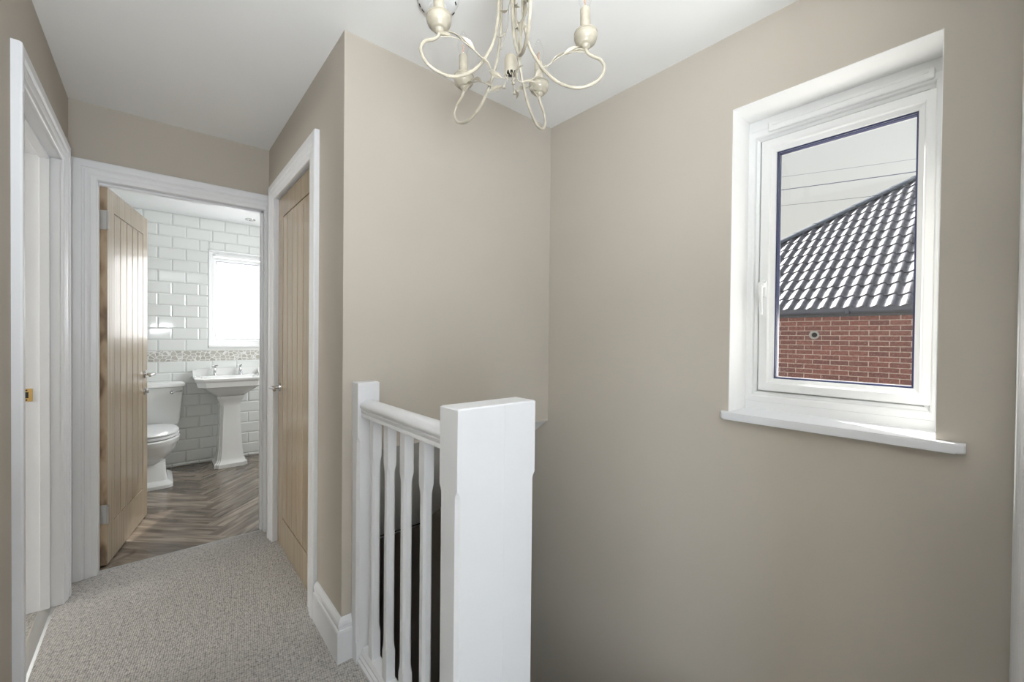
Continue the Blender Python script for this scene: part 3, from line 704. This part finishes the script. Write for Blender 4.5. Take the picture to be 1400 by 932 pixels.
for s in (-1, 1):
    bm = BM(); tube(bm, [(TX+s*.07-.02, 4.755, .425), (TX+s*.07+.02, 4.755, .425)], .009, 10, 1)
    mk('seat_hinge', bm, 'chrome', to, True)

# ------------------------------------------------------------------ basin
SX = .535
ba = root('pedestal_basin', (SX, 4.7, 0), 'white pedestal basin with two chrome taps under the frosted window', 'basin')
def oct_(x, y0, y1, a, z, c=.05):
    """plan with clipped front corners, flat back at y1"""
    return [V(x-a, y1, z), V(x-a, y0+c, z), V(x-a+c, y0, z), V(x+a-c, y0, z), V(x+a, y0+c, z), V(x+a, y1, z)]
YBk = BY-.009
bm = BM()
rs = [oct_(SX, 4.66, YBk-.02, .10, .645, .04), oct_(SX, 4.60, YBk-.01, .14, .685, .04), oct_(SX, 4.55, YBk, .19, .725, .05), oct_(SX, 4.52, YBk, .235, .752, .06), oct_(SX, 4.512, YBk, .252, .756, .06), oct_(SX, 4.505, YBk, .262, .80, .06), oct_(SX, 4.495, YBk, .270, .812, .06), oct_(SX, 4.49, YBk, .276, .822, .06), oct_(SX, 4.49, YBk, .276, .834, .06), oct_(SX, 4.496, YBk, .27, .838, .06),
      oct_(SX, 4.525, 4.83, .215, .836, .05), oct_(SX, 4.55, 4.81, .19, .80, .05), oct_(SX, 4.58, 4.78, .13, .73, .05)]
rings(bm, rs)
bsn = mk('basin_bowl', bm, 'ceramic', ba, True, 30)
bm = BM()   # splash back with swept shoulders
sp2 = [(-.272, .832), (-.272, .868), (-.262, .885), (-.245, .897), (-.225, .903), (.225, .903), (.245, .897), (.262, .885), (.272, .868), (.272, .832)]
prism(bm, [(SX+p, q) for p, q in sp2], lambda p, q, t_: (p, t_, q), YBk-.028, YBk)
for s in (-1, 1):
    prism(bm, [(YBk-.02, .832), (YBk-.02, .893), (YBk-.05, .886), (YBk-.08, .862), (YBk-.12, .842), (YBk-.16, .835)], lambda p, q, t_, s=s: (SX+s*t_, p, q), .252, .273)
mk('splashback', bm, 'ceramic', ba, True, 40)
bm = BM()
def flu(a, y0, y1, z, c):
    return [V(SX-a, y1, z), V(SX-a, y0+c, z), V(SX-a+c*.5, y0+c, z), V(SX-a+c*.5, y0+c*.5, z), V(SX-a+c, y0+c*.5, z), V(SX-a+c, y0, z), V(SX+a-c, y0, z), V(SX+a-c, y0+c*.5, z), V(SX+a-c*.5, y0+c*.5, z), V(SX+a-c*.5, y0+c, z), V(SX+a, y0+c, z), V(SX+a, y1, z)]
rings(bm, [flu(.130, 4.600, 4.85, 0, .03), flu(.130, 4.600, 4.85, .034, .03), flu(.122, 4.608, 4.845, .042, .028), flu(.112, 4.618, 4.84, .052, .026), flu(.104, 4.630, 4.84, .075, .026), flu(.094, 4.642, 4.84, .16, .024), flu(.082, 4.660, 4.84, .40, .022), flu(.079, 4.664, 4.84, .56, .022), flu(.084, 4.658, 4.84, .595, .022), flu(.097, 4.645, 4.85, .625, .022), flu(.104, 4.638, 4.85, .640, .022), flu(.104, 4.638, 4.85, .656, .022)])
mk('pedestal', bm, 'ceramic', ba, True, 30)
for s in (-1, 1):
    tx = SX+s*.103-.003; ty = 4.868
    bm = BM(); lathe(bm, [(.0, .835), (.021, .836), (.021, .842), (.014, .847), (.012, .86), (.014, .865), (.0135, .885), (.010, .892), (.008, .905), (.012, .908), (.012, .915), (.006, .918), (.006, .928), (0, .929)], (tx, ty, 0), 20)
    tube(bm, [(tx, ty, .868), (tx, ty-.03, .880), (tx, ty-.065, .885), (tx, ty-.088, .876), (tx, ty-.092, .862)], .0085, 12, 5, .007)
    tp = mk('tap', bm, 'chrome', ba, True, 60)
    bm = BM()
    for k in range(4):
        a = k*PI/2+.3; tube(bm, [(tx, ty, .930), (tx+.026*math.cos(a), ty+.026*math.sin(a), .930)], .004, 8, 1, .0052)
    lathe(bm, [(.008, .923), (.009, .930), (.006, .938), (0, .939)], (tx, ty, 0), 16)
    mk('tap_head', bm, 'chrome', tp, True, 60, off=False).location = -rootloc(tp)
bm = BM(); lathe(bm, [(.0, .733), (.022, .733), (.022, .7345), (0, .736)], (SX, 4.70, 0), 20); mk('waste', bm, 'chrome', ba, True)

# ------------------------------------------------------------------ outside: neighbouring house
HX = 7.85; TP = .70; X0 = HX-.10; YH = 5.16; Z0 = 1.735
ho = root('neighbouring_house', (HX, 2., -2.6), 'red brick house with a grey tiled hip roof outside the landing window', 'house')
bm = BM(); box(bm, HX, HX+9.4, -9., YH-.1, -2.6, 1.66)
wl = mk('brick_wall', bm, 'brick', ho); 
bm = BM(); box(bm, HX-.028, HX, -9.0, YH-.08, 1.588, 1.70); mk('fascia', bm, 'fascia', ho)
bm = BM()
gp = [(HX-.03, 1.735), (HX-.033, 1.735), (HX-.035, 1.68)]+[(HX-.082+.048*math.cos(a), 1.678-.048*math.sin(a)) for a in [i*PI/8 for i in range(0, 9)]]+[(HX-.132, 1.735), (HX-.136, 1.735)]
gp = [(HX-.030, 1.700)]+[(HX-.083+.053*math.cos(i*PI/8), 1.690-.056*math.sin(i*PI/8)) for i in range(9)]+[(HX-.140, 1.702), (HX-.140, 1.710), (HX-.130, 1.710), (HX-.130, 1.695)]+[(HX-.083-.045*math.cos(i*PI/8), 1.690-.048*math.sin(i*PI/8)) for i in range(9)]
prism(bm, gp, lambda p, q, t_: (p, t_, q), -9., YH-.02); mk('gutter', bm, 'gutter', ho, True, 50)
bm = BM(); box(bm, HX-.142, HX-.03, 1.42, 1.47, 1.625, 1.712, .006); mk('gutter_joint', bm, 'gutter', ho)
# tiles on the slope facing us
cs, sn = 1/math.sqrt(1+TP*TP), TP/math.sqrt(1+TP*TP)
def prof_h(y):
    """tile profile: a roll with a steep side, a round top and a broad flat flank, then a pan"""
    u = (y/.154) % 1.
    if u < .14: return .034*math.sin(u/.14*PI/2)
    if u < .26: return .034
    if u < .70: return .034*(1-(u-.26)/.44)
    return 0.
bm = BM(); GA = .325; dy = .154/14
ys = [i*dy for i in range(int(-3.0/dy), int((YH+.1)/dy)+1)]
for k in range(20):
    s0 = k*GA-.02; s1 = (k+1)*GA+.012
    rws = []
    for s_, lift in ((s0+.004, .004), (s0, .030), (s0+.006, .034), (s1, .010)):
        row = []
        for y in ys:
            hh = prof_h(y) if s_ != s0+.004 else prof_h(y)-.0
            yy = y
            h_ = lift+hh
            row.append(bm.verts.new((X0+s_*cs-h_*sn, yy, Z0-.045+s_*sn+h_*cs)))
        rws.append(row)
    for a, b in zip(rws, rws[1:]):
        for i in range(len(ys)-1): bm.faces.new((a[i], a[i+1], b[i+1], b[i]))
bmesh.ops.bisect_plane(bm, geom=bm.verts[:]+bm.edges[:]+bm.faces[:], plane_co=(X0, YH, 0), plane_no=V(1, 1, 0).normalized(), clear_outer=True)
mk('roof_tiles', bm, 'roof', ho, True, 40)
bm = BM(); RI = 4.7   # solid roof body under the tiles
zr = Z0-.05
A = [V(X0, YH, zr), V(X0, -9.1, zr), V(X0+2*RI, -9.1, zr), V(X0+2*RI, YH, zr), V(X0+RI, YH-RI, zr+RI*TP), V(X0+RI, -9.1+RI, zr+RI*TP)]
vs = [bm.verts.new(p) for p in A]
for f in ((0, 1, 5, 4), (1, 2, 5), (2, 3, 4, 5), (3, 0, 4), (0, 3, 2, 1)): bm.faces.new([vs[i] for i in f])
mk('roof_slopes', bm, 'roof', ho)
# hip and ridge tiles
bm = BM()
hd = V(1, -1, TP).normalized(); Hn = 15
Lh = RI*math.sqrt(2+TP*TP)
for k in range(int(Lh/.42)):
    p0 = V(X0, YH, Z0-.02)+hd*(k*.42); p1 = p0+hd*.44
    sd = hd.cross(V(0, 0, 1)).normalized(); up_ = sd.cross(hd)
    rs = []
    for p, r_ in ((p0, .125), (p1, .112)):
        rs.append([p+sd*(r_*math.cos(a))+up_*(r_*.62*math.sin(a)+.0) for a in [i*PI/8 for i in range(9)]]+[p+sd*(-r_*.85)-up_*.01, p+sd*(r_*.85)-up_*.01])
    rings(bm, rs)
for k in range(8):
    y = YH-RI-.45*k; prism(bm, [(.13*math.cos(i*PI/8), .085*math.sin(i*PI/8)) for i in range(9)], lambda p, q, t_: (X0+RI+p, t_, Z0-.03+RI*TP+q), y-.45, y)
mk('hip_tiles', bm, 'lead', ho, True, 50)
vt = BM(); lathe(vt, [(.066, .0), (.066, -.014), (.055, -.02), (.045, -.02), (.043, -.008), (0, -.008)], (HX, 1.87, 1.31), 28, 'X'); v_ = mk('wall_vent', vt, 'strip', ho, True, 50)
vt = BM(); lathe(vt, [(0, -.0085), (.036, -.0085), (.036, -.012), (.02, -.012), (0, -.012)], (HX, 1.865, 1.31), 20, 'X'); g2 = mk('vent_opening', vt, 'dark', v_, off=False); g2.location = -rootloc(v_)
# overhead wires
for i, (a, b, r_, lab) in enumerate(((V(14, 8, 6.08), V(14, -4, 4.87), .011, 'thickest overhead wire crossing the sky in the middle of the three'), (V(14, 8, 6.55), V(14, -4, 5.05), .004, 'thin uppermost overhead wire crossing the pale sky'), (V(14, 8, 5.64), V(14, -4, 4.36), .005, 'thin lowest overhead wire running down behind the hip roof'))):
    bm = BM(); pts_ = [a.lerp(b, t_/12)-V(0, 0, .25*math.sin(PI*t_/12)*.3) for t_ in range(13)]
    tube(bm, pts_, r_, 6, 1); tag(mk('overhead_wire', bm, 'cable', None, True, 180), lab, 'wire', 'overhead wires')
bm = BM(); box(bm, 1.95, 40, -30, 40, -2.75, -2.6); box(bm, -30, -3.4, -30, 40, -2.75, -2.6); box(bm, -3.4, 1.95, 5.3, 40, -2.75, -2.6); box(bm, -3.4, 1.95, -30, -2.4, -2.75, -2.6)
struct('ground', bm, mat('paved_ground', (.35, .34, .32), .9), 'grey paved ground outside', 'ground')

# ------------------------------------------------------------------ light
sunv = V(.42, .77, .86).normalized()
sl = bpy.data.lights.new('sun', 'SUN'); sl.energy = 12.0; sl.angle = math.radians(1.2); sl.color = (1., .96, .9)
so = bpy.data.objects.new('sun', sl); COL.objects.link(so); so.rotation_euler = sunv.to_track_quat('Z', 'Y').to_euler()
wd = bpy.data.worlds.new('sky'); SC.world = wd; wd.use_nodes = True; nt = wd.node_tree
bg = nt.nodes['Background']; tc = nt.nodes.new('ShaderNodeTexCoord'); sx = nt.nodes.new('ShaderNodeSeparateXYZ'); rp = nt.nodes.new('ShaderNodeValToRGB')
rp.color_ramp.elements[0].position = 0.; rp.color_ramp.elements[0].color = (.76, .735, .68, 1); rp.color_ramp.elements[1].position = .6; rp.color_ramp.elements[1].color = (.66, .70, .71, 1)
nt.links.new(tc.outputs['Generated'], sx.inputs[0]); nt.links.new(sx.outputs['Z'], rp.inputs[0]); nt.links.new(rp.outputs[0], bg.inputs[0]); bg.inputs[1].default_value = 1.0
area('fill_landing_rear', (1.22, -2.42, 1.45), (0, 1, 0), .8, 1.4, 6, (.74, .85, 1.))  # added cool fill shining in through the added rear window
area('fill_bedroom', (rx0-.25, 2.4, 1.55), (1, 0, 0), 1.6, 1.4, 95, (1., .96, .90))  # added warm fill outside the unseen window of the left room
area('daylight_bathroom_window', (.645, BY+.42, 1.65), (0, -1, 0), .7, 1.1, 16, (.95, .98, 1.))
area('fill_bathroom_side', (1.60, 4.0, 1.45), (-1, 0, -.15), .8, 1.0, 25, (.95, .98, 1.))  # added fill lamp standing inside the bathroom, out of view
area('daylight_landing_window', (2.1, .38, 1.0), (-1, 0, .55), .8, 1.2, 14, (1, .98, .95))
area('fill_bounce', (-.08, -.5, 1.3), (-.2, .2, 1), .6, .6, 68, (.90, .95, 1.))  # added upward fill behind the camera, no fitting, brightens the ceiling

# ------------------------------------------------------------------ camera
f, yaw, pitch, roll, cyy = 568.5607, .7086, -.0105, -.0101, 466.1273
c_, s_ = math.cos(yaw), math.sin(yaw); cp, sp3 = math.cos(pitch), math.sin(pitch); cr2, sr2 = math.cos(roll), math.sin(roll)
fh = V(s_, c_, 0); r0 = V(c_, -s_, 0); up = V(0, 0, 1)
Fv = fh*cp+up*sp3; U0 = -fh*sp3+up*cp
Rv = r0*cr2-U0*sr2; Uv = r0*sr2+U0*cr2
cd = bpy.data.cameras.new('camera'); cam = bpy.data.objects.new('camera', cd); COL.objects.link(cam)
mw = Matrix((Rv, Uv, -Fv)).transposed().to_4x4(); mw.translation = (0, 0, 1.2358); cam.matrix_world = mw
cd.sensor_width = 36; cd.lens = f/1400*36; cd.clip_start = .02; cd.clip_end = 200
SC.camera = cam
SC.view_settings.view_transform = 'Standard'; SC.view_settings.look = 'None'; SC.view_settings.gamma = 1; SC.view_settings.exposure = 0
SC.view_settings.use_curve_mapping = False
